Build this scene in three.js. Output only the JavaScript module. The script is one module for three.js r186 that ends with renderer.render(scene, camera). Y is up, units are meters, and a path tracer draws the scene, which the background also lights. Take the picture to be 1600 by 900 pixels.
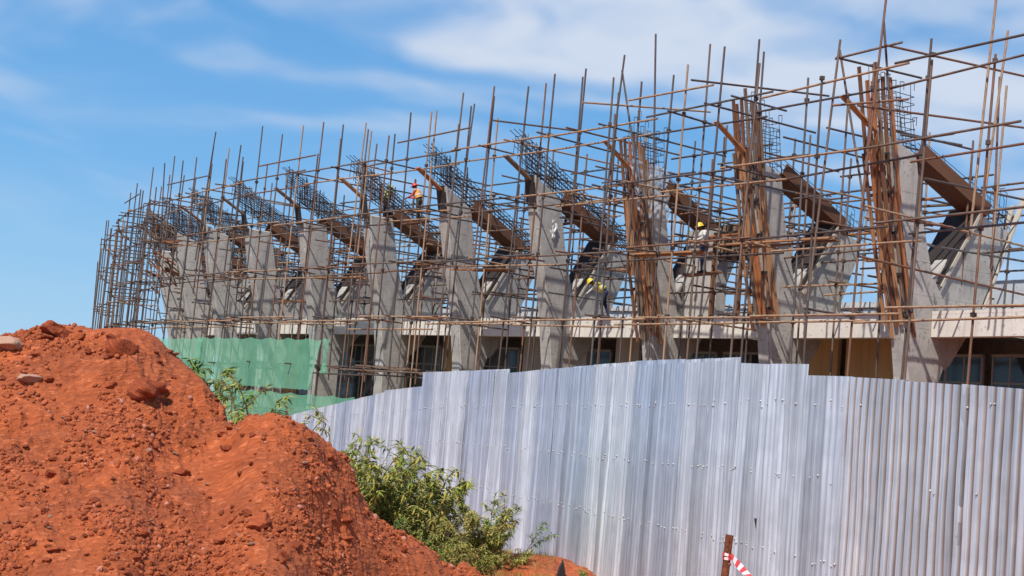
import * as THREE from 'three';
import { mergeGeometries, mergeVertices } from 'three/addons/utils/BufferGeometryUtils.js';
import { MarchingCubes } from 'three/addons/objects/MarchingCubes.js';
import { ImprovedNoise } from 'three/addons/math/ImprovedNoise.js';

// ---------------------------------------------------------------- camera
const W = 1600, H = 900, FPX = 2200, EYE = 1.75;
const ROLL = 4.8 * Math.PI / 180, PITCH = Math.atan(207 / FPX);
const scene = new THREE.Scene();
const camera = new THREE.PerspectiveCamera(2 * Math.atan(H / 2 / FPX) * 180 / Math.PI, W / H, 0.1, 3000);
const eye = new THREE.Vector3(0, EYE, 0);
const fwd = new THREE.Vector3(0, Math.sin(PITCH), -Math.cos(PITCH));
const up0 = new THREE.Vector3(0, Math.cos(PITCH), Math.sin(PITCH)), rt0 = new THREE.Vector3(1, 0, 0);
const camR = rt0.clone().multiplyScalar(Math.cos(ROLL)).addScaledVector(up0, Math.sin(ROLL));
const camU = up0.clone().multiplyScalar(Math.cos(ROLL)).addScaledVector(rt0, -Math.sin(ROLL));
camera.position.copy(eye); camera.up.copy(camU); camera.lookAt(eye.clone().add(fwd));

// ---------------------------------------------------------------- sky and sun
const IN = new ImprovedNoise();
const fbm3 = (x, y, z, o = 4) => { let s = 0, a = .5; for (let i = 0; i < o; i++) { s += a * IN.noise(x, y, z); x = x * 2.03 + 7.1; y = y * 2.03 + 3.7; z = z * 2.03 + 1.3; a *= .5; } return s; };
const sst = (a, b, x) => { const t = Math.min(1, Math.max(0, (x - a) / (b - a))); return t * t * (3 - 2 * t); };
const lerp = (a, b, t) => a + (b - a) * t;
{
  const w = 2048, h = 1024, d = new Float32Array(w * h * 4);
  const stops = [[-90, .30, .20, .15], [-4, .36, .38, .42], [0, .46, .68, .86], [5, .30, .57, .86], [9, .20, .47, .83], [16, .135, .375, .75], [40, .06, .21, .55], [90, .03, .13, .43]];
  for (let j = 0; j < h; j++) {
    const e = ((j + .5) / h - .5) * 180;
    let k = 0; while (k < stops.length - 2 && e > stops[k + 1][0]) k++;
    const A = stops[k], B = stops[k + 1], t = Math.min(1, Math.max(0, (e - A[0]) / (B[0] - A[0])));
    const base = [1, 2, 3].map((c) => lerp(A[c], B[c], t));
    const er = e * Math.PI / 180, y = Math.sin(er), cr = Math.cos(er);
    for (let i = 0; i < w; i++) {
      const az = ((i + .5) / w - .5) * 2 * Math.PI, x = Math.cos(az) * cr, z = Math.sin(az) * cr;
      let c = 0;
      if (e > -1) {
        const tilt = y + .07 * x;                       // the streaks climb a little towards one side
        const wx = fbm3(x * 3 + 5, tilt * 9, z * 3, 3) * .5;
        const big = fbm3(x * 2.3 + wx + 2.2, tilt * 8 + wx * .8 + 1.7, z * 2.3, 4);
        const fine = fbm3(x * 7 + wx * 3, tilt * 34 + wx * 5, z * 7 + 9, 5);
        const m = sst(3, 14, e + x * 5);
        c = sst(-.22, .55, big * 1.1 + fine * .75 + m * .42 - .2 - .45 * sst(20, 40, e)) * (.15 + .85 * m);
        c = Math.min(.86, c);
      }
      const o = (j * w + i) * 4;
      d[o] = lerp(base[0], .70, c); d[o + 1] = lerp(base[1], .76, c); d[o + 2] = lerp(base[2], .87, c); d[o + 3] = 1;
    }
  }
  const sky = new THREE.DataTexture(d, w, h, THREE.RGBAFormat, THREE.FloatType);
  sky.mapping = THREE.EquirectangularReflectionMapping; sky.magFilter = THREE.LinearFilter; sky.minFilter = THREE.LinearFilter; sky.wrapS = THREE.RepeatWrapping; sky.needsUpdate = true;
  scene.background = sky; scene.environment = sky;
}
const sunDir = new THREE.Vector3(-.5, 0, 1).normalize().multiplyScalar(Math.cos(.92)).setY(Math.sin(.92));
const sun = new THREE.DirectionalLight(new THREE.Color(1, .945, .85), 5);
sun.position.copy(sunDir).multiplyScalar(160).add(new THREE.Vector3(-4, 0, -45)); sun.target.position.set(-4, 0, -45);
sun.castShadow = true; sun.shadow.mapSize.set(4096, 4096);
Object.assign(sun.shadow.camera, { left: -70, right: 70, top: 70, bottom: -70, near: 1, far: 400 });
scene.add(sun, sun.target);
const renderer = new THREE.WebGLRenderer({ antialias: true });
renderer.setSize(1024, 576); renderer.toneMapping = THREE.LinearToneMapping; renderer.toneMappingExposure = 1.0;
renderer.shadowMap.enabled = true;

// ---------------------------------------------------------------- helpers
function rng(seed) { let a = seed >>> 0; return () => { a = a + 0x6D2B79F5 | 0; let t = Math.imul(a ^ a >>> 15, 1 | a); t = t + Math.imul(t ^ t >>> 7, 61 | t) ^ t; return ((t ^ t >>> 14) >>> 0) / 4294967296; }; }
const R = rng(4711);
const rr = (a, b) => a + (b - a) * R();
const pick = (a) => a[Math.floor(R() * a.length) % a.length];
const V = (x, y, z) => new THREE.Vector3(x, y, z);
const ray = (px, py) => fwd.clone().addScaledVector(camR, (px - 800) / FPX).addScaledVector(camU, (450 - py) / FPX);
const at = (px, py, depth) => { const r = ray(px, py); return r.multiplyScalar(depth / -r.z).add(eye); };     // depth = metres along -z
const proj = (p) => { const d = p.clone().sub(eye), z = d.dot(fwd); return [800 + FPX * d.dot(camR) / z, 450 - FPX * d.dot(camU) / z]; };
const used = {};
const numbered = (n) => { const k = used[n] = (used[n] ?? -1) + 1; return k ? n + '_' + String(k).padStart(3, '0') : n; };
function shadow(o) { o.traverse((m) => { if (m.isMesh) { m.castShadow = true; m.receiveShadow = true; } }); }
function tag(o, label, category, group) { o.userData.label = label; o.userData.category = category; if (group) o.userData.group = group; return o; }
function thing(name, label, category, pos, turn = 0, group) {
  const g = new THREE.Group(); g.name = numbered(name); if (pos) g.position.copy(pos); g.rotation.y = turn; scene.add(g);
  return tag(g, label, category, group);
}
function part(parent, name, geo, mat) { const m = new THREE.Mesh(geo, mat); m.name = name; parent.add(m); return m; }
function solo(name, geo, mat, label, category, group) { const m = new THREE.Mesh(geo, mat); m.name = numbered(name); scene.add(m); return tag(m, label, category, group); }
function setting(name, geo, mat) { const m = new THREE.Mesh(geo, mat); m.name = numbered(name); m.userData.kind = 'structure'; scene.add(m); return m; }
const box = (w, h, d) => new THREE.BoxGeometry(w, h, d);
const unitBox = box(1, 1, 1);
function boxBetween(a, b, w, t) {         // a bar of width w (z) and thickness t, between two points of the xy plane
  const g = box(a.distanceTo(b), t, w); const ang = Math.atan2(b.y - a.y, b.x - a.x);
  g.rotateZ(ang); g.translate((a.x + b.x) / 2, (a.y + b.y) / 2, (a.z + b.z) / 2); return g;
}
function slab(pts, w, bevel = .03) {      // outline in xy, thickness w along z, centred
  const s = new THREE.Shape(pts.map((p) => new THREE.Vector2(p[0], p[1])));
  const g = new THREE.ExtrudeGeometry(s, { depth: w - 2 * bevel, bevelEnabled: bevel > 0, bevelThickness: bevel, bevelSize: bevel, bevelOffset: -bevel, bevelSegments: 1, curveSegments: 4 });
  g.translate(0, 0, -w / 2 + bevel); return g;
}
const Y = V(0, 1, 0);
function rodGeo(a, b, r, seg = 4) { const g = new THREE.CylinderGeometry(r, r, 1, seg, 1, true); const d = b.clone().sub(a), L = d.length(); g.scale(1, L, 1); g.applyQuaternion(new THREE.Quaternion().setFromUnitVectors(Y, d.normalize())); g.translate((a.x + b.x) / 2, (a.y + b.y) / 2, (a.z + b.z) / 2); return g; }

// ---------------------------------------------------------------- textures (tileable noise)
function vnoise(seed, per) {
  const q = rng(seed), t = new Float32Array(per * per).map(() => q());
  return (u, v) => { u *= per; v *= per; const i = Math.floor(u), j = Math.floor(v), a = u - i, b = v - j, s = a * a * (3 - 2 * a), w = b * b * (3 - 2 * b), g = (x, y) => t[((y % per) + per) % per * per + ((x % per) + per) % per]; return lerp(lerp(g(i, j), g(i + 1, j), s), lerp(g(i, j + 1), g(i + 1, j + 1), s), w); };
}
function fbmT(seed, per, o) { const n = Array.from({ length: o }, (_, k) => vnoise(seed + k * 17, per << k)); return (u, v) => { let s = 0, a = .5, t = 0; for (const f of n) { s += a * f(u, v); t += a; a *= .5; } return s / t; }; }
function tex(size, fn, srgb = true, rep = 1) {
  const [w, h] = Array.isArray(size) ? size : [size, size], d = new Uint8Array(w * h * 4);
  for (let j = 0; j < h; j++) for (let i = 0; i < w; i++) { const c = fn((i + .5) / w, (j + .5) / h), o = (j * w + i) * 4; for (let k = 0; k < 3; k++) d[o + k] = Math.max(0, Math.min(255, Array.isArray(c) ? c[k] : c)); d[o + 3] = 255; }
  const t = new THREE.DataTexture(d, w, h); t.wrapS = t.wrapT = THREE.RepeatWrapping; t.magFilter = THREE.LinearFilter; t.minFilter = THREE.LinearMipmapLinearFilter; t.generateMipmaps = true;
  if (srgb) t.colorSpace = THREE.SRGBColorSpace; t.repeat.set(...(Array.isArray(rep) ? rep : [rep, rep])); t.needsUpdate = true; return t;
}
const std = (o) => new THREE.MeshStandardMaterial({ roughness: .85, ...o });
const lin = (r, g, b) => new THREE.Color().setRGB(r, g, b);

const cA = fbmT(11, 4, 6), cB = fbmT(23, 8, 5), cC = fbmT(37, 32, 3), cS = vnoise(41, 64);
const concreteTex = (warm, lo, hi) => tex(512, (u, v) => {
  const streak = cS(u * 1, v * .06), a = cA(u, v), b = cB(u + .3, v), c = cC(u, v);
  let k = lerp(lo, hi, .45 * a + .3 * b + .25 * c) - Math.max(0, streak - .72) * 60;
  const line = Math.abs(((v * 4 + .04 * (b - .5)) % 1) - .5) < .008 ? -22 : 0;          // pour joints, one metre apart
  const pit = c > .74 ? -30 : 0;
  k += line + pit; return [k + warm * 1.2, k + warm * .2, k - warm * 1.1];
}, true, .25);
const concreteBump = tex(512, (u, v) => 90 + 90 * cB(u, v) + 60 * cC(u, v) - (Math.abs(((v * 4) % 1) - .5) < .01 ? 60 : 0), false, .25);
const M = {};
M.concrete = std({ map: concreteTex(4, 118, 208), bumpMap: concreteBump, bumpScale: .02, roughness: .92 });
M.beam = std({ map: concreteTex(7, 176, 232), bumpMap: concreteBump, bumpScale: .012, roughness: .9 });
M.plaster = std({ map: concreteTex(-4, 160, 222), bumpMap: concreteBump, bumpScale: .01, roughness: .9 });
const wN = vnoise(91, 128), wA = fbmT(97, 4, 5);
const woodTex = (c1, c2) => tex([256, 256], (u, v) => { const n = .55 * wN(u * .05, v) + .45 * wA(u, v), s = wA(u * .7 + .2, v * 3) > .66 ? .65 : 1; return c1.map((a, i) => lerp(a, c2[i], n) * s); }, true, [.4, 1.6]);
M.board = [std({ map: woodTex([128, 74, 42], [214, 142, 88]), roughness: .8 }), std({ map: woodTex([88, 56, 40], [150, 102, 70]), roughness: .85 }), std({ map: woodTex([140, 96, 64], [212, 162, 118]), roughness: .8 }), std({ map: woodTex([92, 72, 58], [160, 136, 114]), roughness: .9 })];
M.ply = std({ map: woodTex([76, 50, 36], [134, 90, 62]), roughness: .8 });
M.darkply = std({ map: woodTex([32, 26, 24], [62, 50, 44]), roughness: .75 });
M.paleboard = std({ map: woodTex([160, 150, 136], [206, 196, 180]), roughness: .9 });
const rust = (a, b) => tex(128, (u, v) => { const n = wA(u, v), k = cC(u * .5, v * .5) > .6 ? .75 : 1; return a.map((x, i) => lerp(x, b[i], n) * k); }, true, [1, 1]);
M.pole = [std({ map: rust([92, 76, 66], [138, 114, 98]), roughness: .65 }), std({ map: rust([70, 58, 53], [108, 92, 84]), roughness: .6 }), std({ map: rust([146, 116, 90], [194, 160, 128]), roughness: .7 }), std({ map: rust([84, 78, 76], [132, 124, 120]), roughness: .5, metalness: .3 }), std({ map: rust([104, 72, 56], [150, 108, 84]), roughness: .7 })];
M.coupler = std({ color: lin(.07, .045, .035), roughness: .7 });
M.rebar = std({ color: lin(.05, .036, .033), roughness: .75 });
M.glass = new THREE.MeshPhysicalMaterial({ color: lin(.02, .025, .03), roughness: .08 });
M.frame = std({ color: lin(.22, .21, .2), roughness: .6 });
M.ochre = std({ map: concreteTex(34, 110, 168), roughness: .85 });
M.dark = std({ color: lin(.03, .03, .032), roughness: .8 });

// ---------------------------------------------------------------- ground
const groundH = (x, z) => -1.0 * sst(16, 38, z);                         // z = metres ahead of the camera
const horizonY = (px) => 658 + Math.tan(ROLL) * (px - 800);
// crest of the soil heap: photo column, photo row, distance
const crest = [[-420, 640, 11.5], [-250, 575, 11.8], [-100, 540, 12], [0, 527, 12], [60, 511, 12.2], [95, 507, 12.3], [150, 514, 12.3], [205, 518, 12.3], [238, 528, 12.3], [270, 556, 12.3], [310, 596, 12.1], [345, 634, 11.9], [368, 652, 11.72], [400, 646, 11.55], [440, 660, 11.45], [478, 680, 11.5], [520, 722, 11.7], [560, 770, 11.9], [600, 812, 12.1], [650, 850, 12.3], [700, 880, 12.5], [745, 897, 12.7], [800, 915, 12.8], [900, 950, 12.9], [1000, 1010, 13]]
  .map(([px, py, z]) => { const p = at(px, py, z); return [p.x / z, z, p.y]; });
const tang = [1, 2].map((c) => crest.map((p, k) => { const a = crest[Math.max(0, k - 1)], b = crest[Math.min(crest.length - 1, k + 1)]; return (b[c] - a[c]) / (b[0] - a[0]); }));
function crestAt(q) {                    // smooth curve through the crest points
  q = Math.min(crest[crest.length - 1][0], Math.max(crest[0][0], q));
  let k = 0; while (k < crest.length - 2 && q > crest[k + 1][0]) k++;
  const A = crest[k], B = crest[k + 1], w = B[0] - A[0], t = (q - A[0]) / w, t2 = t * t, t3 = t2 * t;
  return [1, 2].map((c) => (2 * t3 - 3 * t2 + 1) * A[c] + (t3 - 2 * t2 + t) * w * tang[c - 1][k] + (3 * t2 - 2 * t3) * B[c] + (t3 - t2) * w * tang[c - 1][k + 1]);
}
const ridged = (x, y, z) => 1 - Math.abs(IN.noise(x, y, z)) * 2;
function soil(x, z) {
  const q = x / z, [zc, hc] = crestAt(q), g = groundH(x, z);
  const d = z - zc;
  let h = d < 0 ? hc - .62 * (Math.sqrt(d * d + .05) - .22) + .10 * Math.sin(d * 1.3) * Math.min(1, -d) : hc - .75 * (Math.sqrt(d * d + .03) - .17);
  const k = .22, t = Math.max(k - Math.abs(h - g), 0) / k; h = Math.max(h, g) + t * t * k * .25;      // soft toe
  const on = sst(-.05, .35, h - g);
  // the low bank of earth along the fence foot
  const bx = x - .55, bz = z - 17.4; h += .17 * Math.exp(-(bx * bx / .6 + bz * bz / .35)) * (1 - on * .5);
  const amp = .35 + .65 * on, y = h;
  h += amp * (.09 * IN.noise(x * .75 + 3.1, y * .6 + 1.7, z * .75) + .07 * IN.noise(x * 2.1, y * 1.6 + 5.3, z * 2.1));
  const rough = sst(-.2, .3, IN.noise(x * 1.1 + 9, y + 2.2, z * 1.1 + 4));                              // smooth slides and cloddy stretches
  const step = sst(.05, .3, IN.noise(x * 2.6 + 4, y * 2.6, z * 2.6 + 1)) * .07;                          // broken ledges
  h += (.22 + .78 * rough) * amp * (step - .055 + .055 * IN.noise(x * 5.3, y * 5 + 8.1, z * 5.3) + .030 * ridged(x * 9, y * 9 + 3, z * 9) + .020 * IN.noise(x * 17, y * 15 + 4, z * 17) + .013 * ridged(x * 31, y * 25 + 6, z * 31));
  return h;
}
const eA = fbmT(61, 8, 6), eB = fbmT(67, 4, 4), eC = fbmT(71, 64, 3);
M.soil = std({
  map: tex(1024, (u, v) => { const a = eA(u, v), b = eB(u, v), c = eC(u, v), pale = c > .71 ? 30 : 0; return [lerp(118, 192, .5 * a + .5 * b) + (c - .5) * 46 + pale * .4, lerp(58, 97, .6 * a + .4 * b) + (c - .5) * 30 + pale * .5, lerp(32, 48, a) + (c - .5) * 20 + pale * .6]; }, true, .5),
  bumpMap: tex(1024, (u, v) => 255 * (.5 * eA(u, v) + .5 * eC(u, v)), false, .5), bumpScale: .035, roughness: .97,
});
{
  const nx = 620, nz = 430, pos = new Float32Array((nx + 1) * (nz + 1) * 3), uv = new Float32Array((nx + 1) * (nz + 1) * 2), idx = [];
  for (let j = 0; j <= nz; j++) for (let i = 0; i <= nx; i++) {
    const px = -330 + 1350 * i / nx, q = (px - 800) / FPX, z = 7.2 + 11.6 * Math.pow(j / nz, 1.05), x = q * z, o = j * (nx + 1) + i;
    const e = .012; const h = soil(x, z);
    pos.set([x + e * IN.noise(x * 20, 1, z * 20) * 2, h, -z - e * IN.noise(x * 20, 9, z * 20) * 2], o * 3);
    uv.set([x - h * .9, z + h * .9], o * 2);
    if (i < nx && j < nz) idx.push(o, o + 1, o + nx + 1, o + 1, o + nx + 2, o + nx + 1);
  }
  const g = new THREE.BufferGeometry(); g.setAttribute('position', new THREE.BufferAttribute(pos, 3)); g.setAttribute('uv', new THREE.BufferAttribute(uv, 2)); g.setIndex(idx); g.computeVertexNormals();
  solo('soil_heap', g, M.soil, 'large heap of loose red earth beside the metal fence', 'soil heap');
}
{ // wide ground sheet, just under the worked soil
  const N = 150, f = (t) => Math.sign(t) * Math.pow(Math.abs(t), 2.6) * 900, pos = [], uv = [], idx = [];
  for (let j = 0; j <= N; j++) for (let i = 0; i <= N; i++) {
    const x = f(2 * i / N - 1), z = f(2 * j / N - 1) + 14;
    const inside = z > 6.5 && z < 19.2 && x / z > -.55 && x / z < .12;
    pos.push(x, groundH(x, z) + (inside ? -.5 : 0) + .12 * IN.noise(x * .3, 2, z * .3) - .03, -z); uv.push(x, z);
    if (i < N && j < N) { const o = j * (N + 1) + i; idx.push(o, o + 1, o + N + 1, o + 1, o + N + 2, o + N + 1); }
  }
  const g = new THREE.BufferGeometry(); g.setAttribute('position', new THREE.Float32BufferAttribute(pos, 3)); g.setAttribute('uv', new THREE.Float32BufferAttribute(uv, 2)); g.setIndex(idx); g.computeVertexNormals();
  setting('ground', g, M.soil);
}

{ // pale dusty yard round the building
  const N = 60, pos = [], uv = [], idx = [];
  for (let j = 0; j <= N; j++) for (let i = 0; i <= N; i++) { const x = -75 + 160 * i / N, z = 39 + 110 * j / N + .16 * Math.max(0, 10 - x) * (1 - j / N) ; pos.push(x, -.78 + .05 * IN.noise(x * .5, 1, z * .5), -z); uv.push(x, z); if (i < N && j < N) { const o = j * (N + 1) + i; idx.push(o, o + 1, o + N + 1, o + 1, o + N + 2, o + N + 1); } }
  const g = new THREE.BufferGeometry(); g.setAttribute('position', new THREE.Float32BufferAttribute(pos, 3)); g.setAttribute('uv', new THREE.Float32BufferAttribute(uv, 2)); g.setIndex(idx); g.computeVertexNormals();
  setting('yard', g, std({ map: tex(256, (u, v) => { const a = cA(u, v), b = cC(u, v), k = lerp(104, 150, .6 * a + .4 * b); return [k + 14, k - 8, k - 30]; }, true, .2), roughness: .95 }));
}

// ---------------------------------------------------------------- clods and stones on the heap
function lump(seed, squash, ang) {
  let g = new THREE.IcosahedronGeometry(1, 4); g.deleteAttribute('normal'); g.deleteAttribute('uv'); g = mergeVertices(g, 1e-3);
  const p = g.attributes.position, v = V(0, 0, 0), q = rng(seed), planes = Array.from({ length: 16 }, () => [V(q() - .5, q() - .5, q() - .5).normalize(), .55 + .3 * q()]);
  for (let i = 0; i < p.count; i++) {
    v.fromBufferAttribute(p, i);
    for (const [n, d] of planes) { const s = v.dot(n) - d; if (s > 0) v.addScaledVector(n, -s); }
    const n = 1.15 + (ang ? .18 : .34) * IN.noise(v.x * 1.6 + seed, v.y * 1.6, v.z * 1.6) + .16 * IN.noise(v.x * 4, v.y * 4 + seed, v.z * 4);
    v.multiplyScalar(n); p.setXYZ(i, v.x, v.y * squash, v.z);
  }
  const uv = []; for (let i = 0; i < p.count; i++) uv.push(p.getX(i) * .2 + p.getY(i) * .13, p.getZ(i) * .2 + p.getY(i) * .17);
  g.setAttribute('uv', new THREE.Float32BufferAttribute(uv, 2)); g.computeVertexNormals(); return g;
}
const lumps = [lump(1, .75, 1), lump(2, .7, 0), lump(3, .62, 1), lump(4, .8, 0), lump(5, .55, 1)];
M.clod = [std({ map: M.soil.map, color: lin(.92, .85, .85), bumpMap: M.soil.bumpMap, bumpScale: .02, roughness: .97 }), std({ map: M.soil.map, color: lin(.72, .62, .62), bumpMap: M.soil.bumpMap, bumpScale: .02, roughness: .97 })];
M.stone = std({ color: lin(.42, .24, .16), roughness: .9, bumpMap: M.soil.bumpMap, bumpScale: .02 });
function surfaceAt(px, py) {             // first hit of a photo direction with the soil
  const r = ray(px, py); r.multiplyScalar(1 / -r.z);
  for (let z = 7.3; z < 18.6; z += .02) { const p = r.clone().multiplyScalar(z).add(eye); if (p.y < soil(p.x, z)) return [p.x, z]; }
  return null;
}
function clod(px, py, size, label, mat, shape, group, name = 'soil_clod', cat = 'clod') {
  const s = surfaceAt(px, py); if (!s) return null;
  const rad = size / FPX * s[1] / 2;
  const m = solo(name, lumps[shape ?? Math.floor(R() * 5)], mat ?? pick(M.clod), label, cat, group);
  m.scale.set(rad * rr(.9, 1.25), rad * rr(.8, 1.1), rad * rr(.85, 1.2)); m.rotation.set(rr(-.4, .4), rr(0, 6.28), rr(-.4, .4));
  m.position.set(s[0], soil(...s) + rad * .12, -s[1]); return m;
}
clod(190, 548, 46, 'large dark red boulder of earth on the heap crest', M.clod[1], 0);
clod(404, 822, 40, 'big red earth clod with a shaded underside low on the heap', M.clod[0], 2);
clod(368, 657, 17, 'rounded red clod perched in the dip between two humps of the heap', M.clod[0], 1);
clod(8, 540, 50, 'pale tan flat stone lying on the crest of the red soil heap', M.stone, 4, undefined, 'flat_stone', 'stone');
clod(44, 594, 34, 'pale brown stone half buried in red soil below the crest', M.stone, 4, undefined, 'buried_stone', 'stone');
clod(85, 522, 40, 'broad crumbly clod forming the very top of the red soil heap', M.clod[1], 1);
clod(228, 612, 48, 'wide dark red clod on the shoulder of the heap below the boulder', M.clod[1], 3);
for (let k = 0; k < 170; k++) {
  const px = rr(-10, 640), py = rr(520, 900); if (py > 880 && px > 600) continue;
  clod(px, py, 8 + 13 * Math.pow(R(), 2.2), 'small lump of red earth lying on the soil heap', undefined, undefined, 'earth lumps scattered on the soil heap');
}
for (let k = 0; k < 26; k++) clod(rr(0, 600), rr(640, 895), rr(5, 11), 'little pale stone lying in the red soil of the heap', M.stone, 4, 'pale stones in the red soil', 'pale_stone', 'stone');
{ // crumbs nobody could count
  const N = 33000, col = new THREE.Color();
  lumps.slice(0, 3).forEach((geo, gi) => {
    const small = gi === 0 ? new THREE.IcosahedronGeometry(1, 0) : gi === 1 ? new THREE.DodecahedronGeometry(1, 0) : new THREE.OctahedronGeometry(1, 1);
    const im = new THREE.InstancedMesh(small, std({ color: 0xffffff, roughness: .97 }), N / 3), mt = new THREE.Matrix4(), qt = new THREE.Quaternion(), eu = new THREE.Euler();
    for (let i = 0; i < N / 3; i++) {
      let x, z, n; do { const px = rr(-160, 800); z = rr(7.6, 15.5); x = (px - 800) / FPX * z; n = IN.noise(x * 1.1 + 9, 2.2, z * 1.1 + 4) + .6 * IN.noise(x * 3, 7, z * 3); } while (n < rr(-.12, .4) || z > crestAt(x / z)[0] + .3);
      const s = .003 + .021 * Math.pow(R(), 5);
      mt.compose(V(x, soil(x, z) + s * .3, -z), qt.setFromEuler(eu.set(rr(0, 6), rr(0, 6), rr(0, 6))), V(s * rr(.8, 1.5), s * rr(.6, 1), s * rr(.8, 1.3)));
      im.setMatrixAt(i, mt); const t = rr(.7, 1.15), pale = R() < .04 ? .1 : 0; im.setColorAt(i, col.setRGB(.38 * t + pale, .094 * t + pale, .032 * t + pale));
    }
    im.name = numbered('soil_crumbs'); im.userData.kind = 'stuff'; tag(im, 'loose crumbs of red earth strewn over the heap', 'crumbs'); scene.add(im);
  });
}

// ---------------------------------------------------------------- corrugated fence
const fenceCtl = [[1790, 8.3], [1640, 8.9], [1500, 9.74], [1300, 11.3], [1072, 14.5], [870, 18.8], [700, 24.2], [560, 31], [470, 37], [425, 41]].map(([px, z]) => { const p = at(px, horizonY(px), z); return V(p.x, 0, p.z); });
const fenceCurve = new THREE.CatmullRomCurve3(fenceCtl, false, 'centripetal'); fenceCurve.arcLengthDivisions = 2000;
const fenceTop = [[380, 668, 540, 627], [540, 627, 605, 611], [605, 609, 662, 603], [662, 581, 785, 576], [785, 583, 880, 573], [880, 573, 1000, 563], [1000, 563, 1152, 557], [1152, 567, 1252, 569], [1252, 585, 1347, 589], [1347, 590, 1600, 608], [1600, 608, 1800, 623]];
const topAt = (px0, px) => { const s = fenceTop.find((q) => px0 < q[2]) ?? fenceTop[fenceTop.length - 1]; return s[1] + (s[3] - s[1]) * (px - s[0]) / (s[2] - s[0]); };
const heightAtPx = (p, py) => { const d = -p.z; return at(proj(V(p.x, EYE, p.z))[0], py, d).y; };
const mS2 = vnoise(133, 32), mS3 = vnoise(135, 10), mS = vnoise(131, 256), mA = fbmT(139, 4, 5), mB = fbmT(149, 16, 4);
const zincMap = tex(512, (u, v) => { const s = mS(u, v * .012), s2 = mS2(u, v * .02), s3 = mS3(u, v * .05), a = mA(u, v), b = mB(u, v), k = 218 + 40 * (s - .5) + 46 * (s2 - .5) + 34 * (s3 - .5) + 26 * (a - .5) + 20 * (b - .5); return [k - 12, k - 1, k + 8]; }, true, [.5, .4]);
const zincRough = tex(512, (u, v) => { const a = mA(u + .4, v), b = mB(u, v), s = mS(u + .2, v * .012); return 255 * (.30 + .26 * a + .12 * b + .1 * s); }, false, [.5, .4]);
M.zinc = [std({ map: zincMap, roughnessMap: zincRough, roughness: .95, metalness: .62 }), std({ map: zincMap, roughnessMap: zincRough, roughness: .85, metalness: .7, color: lin(.88, .92, .97) }), std({ map: zincMap, roughnessMap: zincRough, roughness: 1, metalness: .55, color: lin(1, 1, 1) })];
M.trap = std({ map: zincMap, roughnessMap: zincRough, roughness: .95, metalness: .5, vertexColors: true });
M.nail = std({ color: lin(.45, .44, .43), metalness: .5, roughness: .5 });
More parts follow.
